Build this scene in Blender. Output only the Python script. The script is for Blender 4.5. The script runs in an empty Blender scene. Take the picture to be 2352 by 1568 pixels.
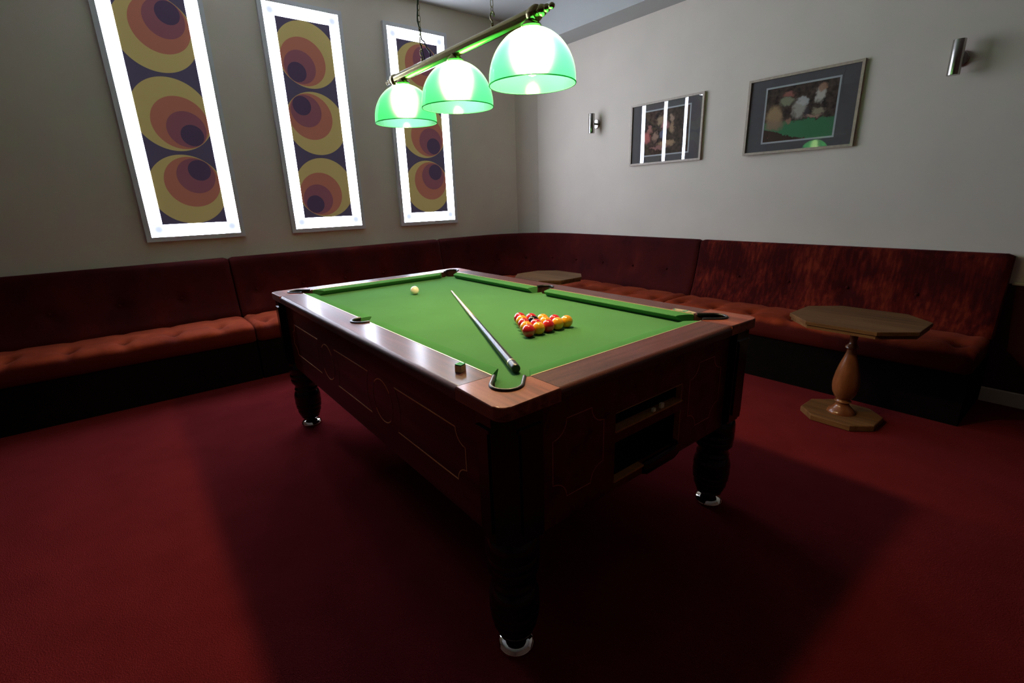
import bpy, bmesh, math, random
from mathutils import Vector, Matrix
random.seed(7)
S = bpy.context.scene
COL = S.collection
PI = math.pi

# ------------------------------------------------------------ camera, world, exposure
cam_d = bpy.data.cameras.new('camera')
cam_d.sensor_width = 36.0
cam_d.lens = 1097.924 * 36.0 / 2352.0
cam_d.clip_start = 0.02
cam = bpy.data.objects.new('camera', cam_d)
COL.objects.link(cam)
cam.location = (-1.2519, -1.9383, 1.3130)
cam.rotation_euler = (1.2809, 0.0316, -0.6755)
S.camera = cam

w = bpy.data.worlds.new('world')
S.world = w
w.use_nodes = True
w.node_tree.nodes['Background'].inputs[0].default_value = (0.02, 0.018, 0.016, 1)
w.node_tree.nodes['Background'].inputs[1].default_value = 0.1

vs = S.view_settings
vs.view_transform = 'Standard'
vs.look = 'None'
vs.exposure = 0.13
vs.gamma = 1.0
vs.use_curve_mapping = False
S.cycles.use_denoising = True
S.cycles.max_bounces = 10
S.cycles.diffuse_bounces = 5
S.cycles.glossy_bounces = 4
S.cycles.transmission_bounces = 6
S.cycles.sample_clamp_indirect = 6.0
S.cycles.blur_glossy = 0.3

PANEL_E = 30.0      # brightness of the lit rims of the wall panels
BULB_E = 480.0      # brightness of the three bulbs over the pool table

# ------------------------------------------------------------ materials
def newmat(name):
    m = bpy.data.materials.new(name); m.use_nodes = True
    nt = m.node_tree
    return m, nt, nt.nodes['Principled BSDF']
def N(nt, t, **k):
    n = nt.nodes.new(t)
    for a, v in k.items():
        if a.startswith('i_'): n.inputs[a[2:].replace('_', ' ')].default_value = v
        else: setattr(n, a, v)
    return n
def rgba(c): return (c[0], c[1], c[2], 1)
def ramp(nt, stops):
    r = nt.nodes.new('ShaderNodeValToRGB')
    e = r.color_ramp.elements
    while len(e) < len(stops): e.new(0.5)
    for el, (p, c) in zip(e, stops): el.position = p; el.color = rgba(c)
    return r
def coords(nt, scale=(1, 1, 1), rot=(0, 0, 0)):
    tc = nt.nodes.new('ShaderNodeTexCoord'); mp = nt.nodes.new('ShaderNodeMapping')
    mp.inputs['Scale'].default_value = scale; mp.inputs['Rotation'].default_value = rot
    nt.links.new(tc.outputs['Object'], mp.inputs['Vector'])
    return mp
def plain(name, c, rough=0.5, metal=0.0, coat=0.0, spec=0.5, var=0.06, scale=20, bump=0.0, bscale=200, sheen=0):
    """plain colour with a little procedural mottling and optional bump"""
    m, nt, b = newmat(name)
    mp = coords(nt)
    no = N(nt, 'ShaderNodeTexNoise', i_Scale=scale, i_Detail=3.0)
    nt.links.new(mp.outputs[0], no.inputs['Vector'])
    r = ramp(nt, [(0.3, [x * (1 - var) for x in c]), (0.7, [min(1, x * (1 + var)) for x in c])])
    nt.links.new(no.outputs['Fac'], r.inputs[0]); nt.links.new(r.outputs[0], b.inputs['Base Color'])
    b.inputs['Roughness'].default_value = rough; b.inputs['Metallic'].default_value = metal
    b.inputs['Coat Weight'].default_value = coat; b.inputs['Coat Roughness'].default_value = 0.08
    b.inputs['Specular IOR Level'].default_value = spec
    if sheen:
        b.inputs['Sheen Weight'].default_value = sheen; b.inputs['Sheen Roughness'].default_value = 0.4
    if bump:
        n2 = N(nt, 'ShaderNodeTexNoise', i_Scale=bscale, i_Detail=2.0)
        nt.links.new(mp.outputs[0], n2.inputs['Vector'])
        bp = N(nt, 'ShaderNodeBump', i_Strength=bump, i_Distance=0.002)
        nt.links.new(n2.outputs['Fac'], bp.inputs['Height']); nt.links.new(bp.outputs[0], b.inputs['Normal'])
    return m
def wood(name, dark, mid, light, axis='x', rough=0.5, coat=0.29, scale=26, coat_rough=0.19, speck=0.5, spec=0.12):
    m, nt, b = newmat(name)
    s = {'x': (0.06, 1, 1), 'y': (1, 0.06, 1), 'z': (1, 1, 0.06)}[axis]
    mp = coords(nt, s)
    no = N(nt, 'ShaderNodeTexNoise', i_Scale=scale, i_Detail=6.0, i_Distortion=0.6)
    nt.links.new(mp.outputs[0], no.inputs['Vector'])
    r = ramp(nt, [(0.28, dark), (0.5, mid), (0.74, light)])
    nt.links.new(no.outputs['Fac'], r.inputs[0])
    mp2 = coords(nt, (1, 1, 1))
    n2 = N(nt, 'ShaderNodeTexNoise', i_Scale=260.0, i_Detail=1.0)
    nt.links.new(mp2.outputs[0], n2.inputs['Vector'])
    mx = N(nt, 'ShaderNodeMix', data_type='RGBA', blend_type='MULTIPLY')
    mx.inputs[0].default_value = speck
    r2 = ramp(nt, [(0.35, (0.45, 0.4, 0.4)), (0.6, (1, 1, 1))])
    nt.links.new(n2.outputs['Fac'], r2.inputs[0])
    nt.links.new(r.outputs[0], mx.inputs[6]); nt.links.new(r2.outputs[0], mx.inputs[7])
    nt.links.new(mx.outputs[2], b.inputs['Base Color'])
    b.inputs['Roughness'].default_value = rough
    b.inputs['Specular IOR Level'].default_value = spec
    b.inputs['Coat Weight'].default_value = coat; b.inputs['Coat Roughness'].default_value = coat_rough
    bp = N(nt, 'ShaderNodeBump', i_Strength=0.05, i_Distance=0.001)
    nt.links.new(n2.outputs['Fac'], bp.inputs['Height']); nt.links.new(bp.outputs[0], b.inputs['Normal'])
    return m
def velvet(name, kind):
    m, nt, b = newmat(name)
    mp = coords(nt, {'streaky': (1.3, 1.3, 1.0), 'smooth': (1.0, 1.0, 0.8), 'seat': (1.2, 1.2, 1.2)}[kind])
    no = N(nt, 'ShaderNodeTexNoise', i_Scale=3.4, i_Detail=6.0, i_Roughness=0.62, i_Distortion=0.3)
    nt.links.new(mp.outputs[0], no.inputs['Vector'])
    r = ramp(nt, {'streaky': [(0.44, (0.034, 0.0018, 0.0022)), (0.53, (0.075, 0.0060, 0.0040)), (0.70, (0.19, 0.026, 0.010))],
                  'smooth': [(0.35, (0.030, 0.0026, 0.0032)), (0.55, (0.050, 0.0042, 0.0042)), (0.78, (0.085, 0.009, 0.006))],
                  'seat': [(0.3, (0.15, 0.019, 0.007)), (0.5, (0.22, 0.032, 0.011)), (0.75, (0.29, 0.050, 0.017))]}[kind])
    fac, col = no.outputs['Fac'], r.outputs[0]
    if kind == 'streaky':       # brushed pile: fine upright streaks inside larger paler patches
        ms = coords(nt, (16, 16, 1.3)); ns = N(nt, 'ShaderNodeTexNoise', i_Scale=3.0, i_Detail=4.0); nt.links.new(ms.outputs[0], ns.inputs['Vector'])
        mxs = N(nt, 'ShaderNodeMix', data_type='FLOAT'); mxs.inputs[0].default_value = 0.38
        nt.links.new(fac, mxs.inputs[2]); nt.links.new(ns.outputs['Fac'], mxs.inputs[3]); fac = mxs.outputs[0]
    nt.links.new(fac, r.inputs[0])
    if kind == 'seat':          # nap sheen painted in by height: paler top, darker front band
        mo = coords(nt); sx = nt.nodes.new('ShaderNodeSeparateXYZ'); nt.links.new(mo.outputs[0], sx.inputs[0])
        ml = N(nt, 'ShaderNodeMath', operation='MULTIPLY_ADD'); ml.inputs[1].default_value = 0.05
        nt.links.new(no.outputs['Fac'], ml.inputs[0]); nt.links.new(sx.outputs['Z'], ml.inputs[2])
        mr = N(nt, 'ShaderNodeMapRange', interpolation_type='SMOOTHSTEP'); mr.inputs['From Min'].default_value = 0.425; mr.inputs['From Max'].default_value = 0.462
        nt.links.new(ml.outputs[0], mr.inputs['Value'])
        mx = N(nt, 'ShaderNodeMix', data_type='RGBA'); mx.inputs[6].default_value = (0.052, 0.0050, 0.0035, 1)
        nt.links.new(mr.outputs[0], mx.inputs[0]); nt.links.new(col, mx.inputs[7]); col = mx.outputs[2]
    nt.links.new(col, b.inputs['Base Color'])
    b.inputs['Roughness'].default_value = 0.85
    b.inputs['Specular IOR Level'].default_value = 0.08
    b.inputs['Sheen Weight'].default_value = 0.05 if kind == 'seat' else 0.12; b.inputs['Sheen Roughness'].default_value = 0.3
    b.inputs['Sheen Tint'].default_value = (0.9, 0.35, 0.35, 1)
    return m

CREAM = (0.68, 0.60, 0.505)
def wall_mat(name, dado=False):
    m, nt, b = newmat(name)
    mp = coords(nt)
    no = N(nt, 'ShaderNodeTexNoise', i_Scale=2.5, i_Detail=2.0)
    nt.links.new(mp.outputs[0], no.inputs['Vector'])
    r = ramp(nt, [(0.3, [c * .97 for c in CREAM]), (0.7, [c * 1.03 for c in CREAM])])
    nt.links.new(no.outputs['Fac'], r.inputs[0])
    out = r.outputs[0]
    if dado:
        sx = nt.nodes.new('ShaderNodeSeparateXYZ'); nt.links.new(mp.outputs[0], sx.inputs[0])
        lt = N(nt, 'ShaderNodeMath', operation='LESS_THAN'); lt.inputs[1].default_value = 0.74
        nt.links.new(sx.outputs['Z'], lt.inputs[0])
        mx = N(nt, 'ShaderNodeMix', data_type='RGBA'); mx.inputs[7].default_value = (0.045, 0.004, 0.005, 1)
        nt.links.new(lt.outputs[0], mx.inputs[0]); nt.links.new(out, mx.inputs[6]); out = mx.outputs[2]
    nt.links.new(out, b.inputs['Base Color'])
    b.inputs['Roughness'].default_value = 0.75; b.inputs['Specular IOR Level'].default_value = 0.25
    n2 = N(nt, 'ShaderNodeTexNoise', i_Scale=140.0, i_Detail=2.0)
    nt.links.new(mp.outputs[0], n2.inputs['Vector'])
    bp = N(nt, 'ShaderNodeBump', i_Strength=0.06, i_Distance=0.001)
    nt.links.new(n2.outputs['Fac'], bp.inputs['Height']); nt.links.new(bp.outputs[0], b.inputs['Normal'])
    return m
M_wall = wall_mat('cream_wall_paint'); M_wallr = wall_mat('cream_wall_with_dark_red_dado', True)
M_ceil = plain('ceiling_paint', (0.44, 0.44, 0.42), 0.8, var=0.03, scale=3)
M_dark = plain('dark_red_brown_wall', (0.16, 0.085, 0.055), 0.8, var=0.05, scale=4)
M_trim = plain('trim_paint', (0.62, 0.56, 0.45), 0.45, var=0.04, scale=8)

def carpet_mat():
    m, nt, b = newmat('red_carpet')
    mp = coords(nt)
    n1 = N(nt, 'ShaderNodeTexNoise', i_Scale=420.0, i_Detail=2.0)
    n2 = N(nt, 'ShaderNodeTexNoise', i_Scale=5.0, i_Detail=4.0)
    mp3 = coords(nt, (1, 1, 1)); vo = N(nt, 'ShaderNodeTexVoronoi', i_Scale=230.0)
    for n in (n1, n2, vo): nt.links.new(mp.outputs[0], n.inputs['Vector'])
    r = ramp(nt, [(0.3, (0.075, 0.008, 0.011)), (0.52, (0.13, 0.0135, 0.0155)), (0.75, (0.18, 0.024, 0.026))])
    nt.links.new(n1.outputs['Fac'], r.inputs[0])
    mx = N(nt, 'ShaderNodeMix', data_type='RGBA', blend_type='MULTIPLY'); mx.inputs[0].default_value = 0.35
    r2 = ramp(nt, [(0.3, (0.55, 0.5, 0.5)), (0.65, (1, 1, 1))])
    nt.links.new(n2.outputs['Fac'], r2.inputs[0])
    nt.links.new(r.outputs[0], mx.inputs[6]); nt.links.new(r2.outputs[0], mx.inputs[7])
    nt.links.new(mx.outputs[2], b.inputs['Base Color'])
    b.inputs['Roughness'].default_value = 0.95; b.inputs['Specular IOR Level'].default_value = 0.0
    b.inputs['Sheen Weight'].default_value = 0.0
    bp = N(nt, 'ShaderNodeBump', i_Strength=0.5, i_Distance=0.004)
    nt.links.new(vo.outputs['Distance'], bp.inputs['Height']); nt.links.new(bp.outputs[0], b.inputs['Normal'])
    return m
M_carpet = carpet_mat()

MAHO = ((0.040, 0.010, 0.008), (0.085, 0.023, 0.017), (0.140, 0.042, 0.028))
M_rail_y = wood('mahogany_rail_long', *MAHO, axis='y')
M_rail_x = wood('mahogany_rail_short', *MAHO, axis='x')
M_block = wood('mahogany_corner_block', (0.085, 0.018, 0.012), (0.24, 0.060, 0.033), (0.34, 0.105, 0.058), axis='y', scale=34, speck=0.3, rough=0.5, coat=0.25, coat_rough=0.13, spec=0.15)
M_apron = wood('mahogany_apron', (0.055, 0.0065, 0.0085), (0.105, 0.013, 0.0155), (0.165, 0.025, 0.024), axis='y', rough=0.42, coat=0.08, coat_rough=0.2, scale=14, spec=0.2)
M_ebony = plain('black_stained_wood', (0.007, 0.004, 0.0035), 0.20, coat=0.0, spec=0.4, var=0.3, scale=30)
M_chrome = plain('chrome', (0.85, 0.84, 0.82), 0.06, metal=1, var=0.02)
M_brass = plain('polished_brass', (0.36, 0.30, 0.13), 0.2, metal=1, var=0.06)
M_gold = plain('pale_brass_strip', (0.86, 0.70, 0.40), 0.30, metal=0.7, var=0.05)
M_inlay = plain('boxwood_inlay', (0.66, 0.33, 0.11), 0.4, var=0.1, scale=60)
M_lip = plain('dark_gilt_wood_lip', (0.40, 0.17, 0.050), 0.5, var=0.15, scale=40)
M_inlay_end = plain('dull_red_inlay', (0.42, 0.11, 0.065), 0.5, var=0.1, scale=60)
M_inlay_dim = plain('inlay_painted_dim', (0.16, 0.055, 0.028), 0.5, var=0.1, scale=60)  # same inlay, painted darker where its lines reflect less
M_leather = plain('dark_brown_pocket_leather', (0.016, 0.007, 0.005), 0.85, spec=0.05, var=0.3, scale=60)
M_black = plain('black_rubber', (0.010, 0.010, 0.010), 0.35, var=0.2)
M_void = plain('dark_cabinet_inside', (0.004, 0.003, 0.003), 0.9, var=0.2)
M_cloth = plain('green_baize', (0.080, 0.225, 0.086), 0.95, spec=0.0, var=0.05, scale=4, bump=0.12, bscale=900)
M_cush = plain('green_cushion_cloth', (0.066, 0.215, 0.072), 0.9, spec=0.0, var=0.05, scale=6, bump=0.1, bscale=900)
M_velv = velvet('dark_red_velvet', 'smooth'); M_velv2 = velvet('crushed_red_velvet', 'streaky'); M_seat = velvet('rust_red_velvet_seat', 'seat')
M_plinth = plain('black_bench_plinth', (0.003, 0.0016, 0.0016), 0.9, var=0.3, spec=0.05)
M_oak = wood('stained_oak_table', (0.070, 0.032, 0.012), (0.125, 0.060, 0.022), (0.19, 0.095, 0.038), axis='y', rough=0.5, coat=0.0, scale=22, speck=0.2, spec=0.15)
M_col = wood('varnished_column', (0.11, 0.036, 0.014), (0.17, 0.060, 0.022), (0.24, 0.09, 0.035), axis='z', rough=0.22, coat=0.5, scale=20, speck=0.1)
M_steel = plain('brushed_steel', (0.42, 0.40, 0.37), 0.22, metal=1, var=0.08, scale=60)
M_white_ball = plain('ivory_resin', (0.86, 0.80, 0.62), 0.12, coat=0.6, var=0.02)
M_red_ball = plain('red_resin', (0.62, 0.018, 0.022), 0.10, coat=0.8, var=0.03)
M_yel_ball = plain('yellow_resin', (0.90, 0.42, 0.012), 0.10, coat=0.8, var=0.03)
M_blk_ball = plain('black_resin', (0.006, 0.005, 0.005), 0.14, spec=0.3, coat=0.0, var=0.03)
M_lframe = plain('painted_box_frame', (0.62, 0.62, 0.64), 0.5, var=0.02)
M_pframe = plain('pale_wood_picture_frame', (0.42, 0.33, 0.25), 0.4, var=0.12, scale=50)
M_mount = plain('dark_grey_mount_board', (0.105, 0.10, 0.10), 0.9, var=0.05)
M_line = plain('white_mount_edge', (0.45, 0.47, 0.47), 0.8, var=0.03)
M_cable = plain('dark_green_cable', (0.02, 0.028, 0.02), 0.5)
M_cream = plain('cream_block', (.85, .80, .55), .7)
M_btn = plain('velvet_button', (0.05, 0.005, 0.004), 0.85, spec=.1)

def emis(name, c, s, rimspots=None):
    m = bpy.data.materials.new(name); m.use_nodes = True; nt = m.node_tree
    nt.nodes.remove(nt.nodes['Principled BSDF'])
    e = nt.nodes.new('ShaderNodeEmission'); e.inputs[0].default_value = rgba(c); e.inputs[1].default_value = s
    nt.links.new(e.outputs[0], nt.nodes['Material Output'].inputs[0])
    return m, nt, e
M_bulbs = [emis('warm_bulb_glow', (1.0, 0.68, 0.34), BULB_E * k)[0] for k in (1.6, 1.05, .75)]   # the bulb nearest the camera is the brightest
def rim_glow():
    m, nt, e = emis('white_backlit_diffuser', (0.77, 0.85, 1.04), PANEL_E)
    # the tubes behind the diffuser stop short of the four corners, which glow weaker
    tc = nt.nodes.new('ShaderNodeTexCoord'); sx = nt.nodes.new('ShaderNodeSeparateXYZ')
    nt.links.new(tc.outputs['Object'], sx.inputs[0])
    ax = N(nt, 'ShaderNodeMath', operation='ABSOLUTE'); az = N(nt, 'ShaderNodeMath', operation='ABSOLUTE')
    nt.links.new(sx.outputs['X'], ax.inputs[0]); nt.links.new(sx.outputs['Z'], az.inputs[0])
    cb = nt.nodes.new('ShaderNodeCombineXYZ'); nt.links.new(ax.outputs[0], cb.inputs[0]); nt.links.new(az.outputs[0], cb.inputs[2])
    di = N(nt, 'ShaderNodeVectorMath', operation='DISTANCE'); di.inputs[1].default_value = (0.252, 0, 0.835)
    nt.links.new(cb.outputs[0], di.inputs[0])
    mr = N(nt, 'ShaderNodeMapRange'); mr.inputs['From Min'].default_value = 0.0; mr.inputs['From Max'].default_value = 0.085
    pw = N(nt, 'ShaderNodeMath', operation='POWER'); pw.inputs[1].default_value = 3.6
    sm = N(nt, 'ShaderNodeMath', operation='MULTIPLY_ADD'); sm.inputs[1].default_value = PANEL_E - 0.85; sm.inputs[2].default_value = 0.85
    nt.links.new(di.outputs['Value'], mr.inputs['Value']); nt.links.new(mr.outputs[0], pw.inputs[0]); nt.links.new(pw.outputs[0], sm.inputs[0])
    nt.links.new(sm.outputs[0], e.inputs[1])
    return m
M_rim = rim_glow()
def shade_mat():
    """green glass cased over a paler opal inside"""
    m = bpy.data.materials.new('green_opal_shade_glass'); m.use_nodes = True; nt = m.node_tree
    nt.nodes.remove(nt.nodes['Principled BSDF'])
    t = nt.nodes.new('ShaderNodeBsdfTranslucent'); t.inputs[0].default_value = (0.004, 0.080, 0.028, 1)
    d = nt.nodes.new('ShaderNodeBsdfDiffuse')
    ge = nt.nodes.new('ShaderNodeNewGeometry')
    mc = N(nt, 'ShaderNodeMix', data_type='RGBA'); mc.inputs[6].default_value = (0.015, 0.10, 0.045, 1); mc.inputs[7].default_value = (0.009, 0.045, 0.036, 1)
    nt.links.new(ge.outputs['Backfacing'], mc.inputs[0]); nt.links.new(mc.outputs[2], d.inputs[0])
    g = nt.nodes.new('ShaderNodeBsdfGlossy'); g.inputs['Roughness'].default_value = 0.08
    rf = nt.nodes.new('ShaderNodeBsdfRefraction'); rf.inputs['Color'].default_value = (0.060, 0.12, 0.095, 1); rf.inputs['Roughness'].default_value = 0.60; rf.inputs['IOR'].default_value = 1.35
    a2 = nt.nodes.new('ShaderNodeAddShader'); a = nt.nodes.new('ShaderNodeAddShader'); x = nt.nodes.new('ShaderNodeMixShader'); x.inputs[0].default_value = 0.03
    nt.links.new(t.outputs[0], a.inputs[0]); nt.links.new(d.outputs[0], a.inputs[1])
    nt.links.new(a.outputs[0], a2.inputs[0]); nt.links.new(rf.outputs[0], a2.inputs[1])
    nt.links.new(a2.outputs[0], x.inputs[1]); nt.links.new(g.outputs[0], x.inputs[2])
    nt.links.new(x.outputs[0], nt.nodes['Material Output'].inputs[0])
    return m
M_shade = shade_mat()
def glass_mat():
    """thin picture glass: clear, with a mirror reflection by Fresnel"""
    m = bpy.data.materials.new('picture_glass'); m.use_nodes = True; nt = m.node_tree
    nt.nodes.remove(nt.nodes['Principled BSDF'])
    t = nt.nodes.new('ShaderNodeBsdfTransparent'); t.inputs[0].default_value = (0.99, 0.99, 0.99, 1)
    g = nt.nodes.new('ShaderNodeBsdfGlossy'); g.inputs['Roughness'].default_value = 0.0
    f = nt.nodes.new('ShaderNodeFresnel'); f.inputs['IOR'].default_value = 1.75
    mx = nt.nodes.new('ShaderNodeMixShader')
    ge = nt.nodes.new('ShaderNodeNewGeometry'); iv = N(nt, 'ShaderNodeMath', operation='SUBTRACT'); iv.inputs[0].default_value = 1
    mu = N(nt, 'ShaderNodeMath', operation='MULTIPLY'); nt.links.new(ge.outputs['Backfacing'], iv.inputs[1])
    nt.links.new(f.outputs[0], mu.inputs[0]); nt.links.new(iv.outputs[0], mu.inputs[1])
    nt.links.new(mu.outputs[0], mx.inputs[0]); nt.links.new(t.outputs[0], mx.inputs[1]); nt.links.new(g.outputs[0], mx.inputs[2])
    nt.links.new(mx.outputs[0], nt.nodes['Material Output'].inputs[0])
    return m
M_glass = glass_mat()

# ------------------------------------------------------------ mesh helpers
def mesh_obj(name, bm, mat, parent=None, smooth=False, angle=None, loc=None, weighted=False):
    me = bpy.data.meshes.new(name)
    bmesh.ops.recalc_face_normals(bm, faces=bm.faces)
    bm.to_mesh(me); bm.free()
    if smooth:
        for p in me.polygons: p.use_smooth = True
        if angle is not None:
            me.set_sharp_from_angle(angle=angle)
    me.materials.append(mat)
    o = bpy.data.objects.new(name, me); COL.objects.link(o)
    if loc is not None: o.location = loc
    if parent is not None: o.parent = parent
    if weighted:
        wn = o.modifiers.new('wn', 'WEIGHTED_NORMAL'); wn.keep_sharp = True; wn.weight = 100
    return o
def tag(o, label=None, cat=None, group=None, kind=None):
    for k, v in (('label', label), ('category', cat), ('group', group), ('kind', kind)):
        if v: o[k] = v
    return o
def thing(name, label, cat, loc=(0, 0, 0), group=None, rotz=0):
    o = bpy.data.objects.new(name, None); COL.objects.link(o)
    o.empty_display_size = 0.1
    o.location = loc; o.rotation_euler = (0, 0, rotz)
    return tag(o, label, cat, group)
def box(bm, x0, x1, y0, y1, z0, z1):
    vs_ = [bm.verts.new((x, y, z)) for x in (x0, x1) for y in (y0, y1) for z in (z0, z1)]
    for f in ((0, 1, 3, 2), (4, 6, 7, 5), (0, 4, 5, 1), (2, 3, 7, 6), (0, 2, 6, 4), (1, 5, 7, 3)):
        bm.faces.new([vs_[i] for i in f])
def prism(bm, pts, z0, z1, bev=None, top_bev=0.0):
    """upright prism over a 2D outline (counter-clockwise), optional bevel of the top rim edges"""
    lo = [bm.verts.new((x, y, z0)) for x, y in pts]; hi = [bm.verts.new((x, y, z1)) for x, y in pts]
    n = len(pts)
    bm.faces.new(hi); bm.faces.new(lo[::-1])
    for i in range(n): bm.faces.new((lo[i], lo[(i + 1) % n], hi[(i + 1) % n], hi[i]))
    return lo, hi
def bevel_where(bm, test, off, seg=3):
    es = [e for e in bm.edges if test(e)]
    if es: bmesh.ops.bevel(bm, geom=es, offset=off, segments=seg, profile=0.5, affect='EDGES', clamp_overlap=True)
def lathe(bm, prof, n=40, c=(0, 0, 0), cap=True):
    rings = []
    for r, z in prof:
        rings.append([bm.verts.new((c[0] + r * math.cos(2 * PI * i / n), c[1] + r * math.sin(2 * PI * i / n), c[2] + z)) for i in range(n)])
    for a, b in zip(rings, rings[1:]):
        for i in range(n): bm.faces.new((a[i], a[(i + 1) % n], b[(i + 1) % n], b[i]))
    if cap:
        for r, (rad, _) in ((rings[0], prof[0]), (rings[-1], prof[-1])):
            bm.faces.new(r)
    return rings
def tube(bm, path, r, n=10, closed=False, radii=None):
    pts = [Vector(p) for p in path]; m = len(pts); rings = []
    up = Vector((0, 0, 1)); prev = None
    for i, p in enumerate(pts):
        a = pts[(i - 1) % m] if (closed or i > 0) else p
        b = pts[(i + 1) % m] if (closed or i < m - 1) else p
        t = (b - a).normalized()
        if prev is None:
            u = t.cross(up)
            if u.length < 1e-3: u = t.cross(Vector((1, 0, 0)))
        else: u = prev - t * prev.dot(t)
        u.normalize(); prev = u; v = t.cross(u)
        rr = radii[i] if radii else r
        rings.append([bm.verts.new(p + (u * math.cos(2 * PI * k / n) + v * math.sin(2 * PI * k / n)) * rr) for k in range(n)])
    for i in range(m if closed else m - 1):
        a, b = rings[i], rings[(i + 1) % m]
        for k in range(n): bm.faces.new((a[k], a[(k + 1) % n], b[(k + 1) % n], b[k]))
    if not closed: bm.faces.new(rings[0]); bm.faces.new(rings[-1])
def arc(cx, cy, r, a0, a1, n=12):
    return [(cx + r * math.cos(a0 + (a1 - a0) * i / n), cy + r * math.sin(a0 + (a1 - a0) * i / n)) for i in range(n + 1)]
def ribbon(bm, pts, wd, th, mapf):
    """flat raised line of width wd following 2D pts; mapf(u, v, h) gives the 3D point"""
    n = len(pts); L = []
    for i in range(n):
        a = Vector(pts[max(0, i - 1)]); b = Vector(pts[min(n - 1, i + 1)]); t = (b - a).normalized(); nn = Vector((-t.y, t.x)) * wd / 2
        p = Vector(pts[i]); L.append((p + nn, p - nn))
    q = [[bm.verts.new(mapf(s[0], s[1], h)) for s in l for h in (0, th)] for l in L]
    for a, b in zip(q, q[1:]):
        for i, j in ((0, 1), (1, 3), (3, 2), (2, 0)): bm.faces.new((a[i], a[j], b[j], b[i]))
    bm.faces.new((q[0][0], q[0][1], q[0][3], q[0][2])); bm.faces.new((q[-1][0], q[-1][1], q[-1][3], q[-1][2]))
def struct(name, bm, mat): return tag(mesh_obj(name, bm, mat), kind='structure')

# ------------------------------------------------------------ the room
YW, XW, CZ = 2.777, 2.79, 3.165
XL, YN = -4.4, -5.0
bm = bmesh.new(); box(bm, XL - .1, XW + .1, YN - .1, YW + .1, -0.1, 0); struct('floor', bm, M_carpet)
bm = bmesh.new(); box(bm, XL - .1, XW + .1, YN - .1, YW + .1, CZ, CZ + .1); struct('ceiling', bm, M_ceil)
bm = bmesh.new(); box(bm, XL - .1, XW + .1, YW, YW + .1, 0, CZ); struct('wall_back', bm, M_wall)
bm = bmesh.new(); box(bm, XW, XW + .1, YN - .1, YW, 0, CZ); struct('wall_right', bm, M_wallr)
bm = bmesh.new(); box(bm, XL - .1, XL, YN - .1, YW, 0, CZ); struct('wall_left', bm, M_dark)
bm = bmesh.new(); box(bm, XL, XW, YN - .1, YN, 0, CZ); struct('wall_front', bm, M_dark)
# chamfered boxing across the corner
bm = bmesh.new(); prism(bm, [(2.606, YW), (XW, 2.585), (XW, YW)], 0, CZ); struct('trim_1', bm, M_wall)
# boxed soffit along the right wall
bm = bmesh.new(); box(bm, 2.50, XW, YN, YW, 2.842, CZ); struct('trim_2', bm, M_ceil)
# dado rail and skirting on the right wall in front of the bench
bm = bmesh.new(); box(bm, XW - .018, XW, YN, -1.590, .735, .752); box(bm, XW - .026, XW, YN, -1.590, .741, .748); struct('trim_3', bm, M_trim)
bm = bmesh.new(); box(bm, XW - .016, XW, YN, -1.575, 0, .088); bevel_where(bm, lambda e: all(v.co.z > .08 and v.co.x < XW - .01 for v in e.verts), .005, 2); struct('baseboard_right', bm, M_trim)
bm = bmesh.new(); box(bm, XL, XW - .016, YN, YN + .016, 0, .088); struct('baseboard_front', bm, M_trim)
bm = bmesh.new(); box(bm, XL, XL + .016, YN + .016, YW, 0, .088); struct('baseboard_left', bm, M_trim)

# ------------------------------------------------------------ lit wall panels
def print_mat(name, dirs):
    """a column of three discs, each a nest of four circles touching near one point"""
    m, nt, b = newmat(name)
    tc = nt.nodes.new('ShaderNodeTexCoord')
    base = nt.nodes.new('ShaderNodeRGB'); base.outputs[0].default_value = (0.078, 0.062, 0.108, 1)
    cur = base.outputs[0]
    cols = [(0.42, 0.33, 0.13), (0.36, 0.13, 0.09), (0.21, 0.075, 0.10), (0.068, 0.042, 0.085)]
    rad = [0.2575, 0.187, 0.130, 0.077]
    for k, (dx, dz) in enumerate(dirs):
        cz = 0.540 - k * 0.541
        for c, r in zip(cols, rad):
            s = (0.2575 - r) * 0.97
            di = N(nt, 'ShaderNodeVectorMath', operation='DISTANCE')
            di.inputs[1].default_value = (dx * s, 0, cz + dz * s)
            sc = N(nt, 'ShaderNodeVectorMath', operation='MULTIPLY'); sc.inputs[1].default_value = (1, 0, 1)
            nt.links.new(tc.outputs['Object'], sc.inputs[0]); nt.links.new(sc.outputs[0], di.inputs[0])
            mr = N(nt, 'ShaderNodeMapRange'); mr.inputs['From Min'].default_value = r - .001; mr.inputs['From Max'].default_value = r + .001
            mr.inputs['To Min'].default_value = 1; mr.inputs['To Max'].default_value = 0
            nt.links.new(di.outputs['Value'], mr.inputs['Value'])
            mx = N(nt, 'ShaderNodeMix', data_type='RGBA'); mx.inputs[7].default_value = rgba(c)
            nt.links.new(mr.outputs[0], mx.inputs[0]); nt.links.new(cur, mx.inputs[6]); cur = mx.outputs[2]
    nt.links.new(cur, b.inputs['Base Color'])
    nt.links.new(cur, b.inputs['Emission Color']); b.inputs['Emission Strength'].default_value = 0.22   # emission added in the print's own colours to brighten it
    b.inputs['Roughness'].default_value = 0.7; b.inputs['Specular IOR Level'].default_value = 0.2
    return m
UR, DR, UL, DL = (.57, .82), (.58, -.81), (-.60, .80), (-.60, -.80)
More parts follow.
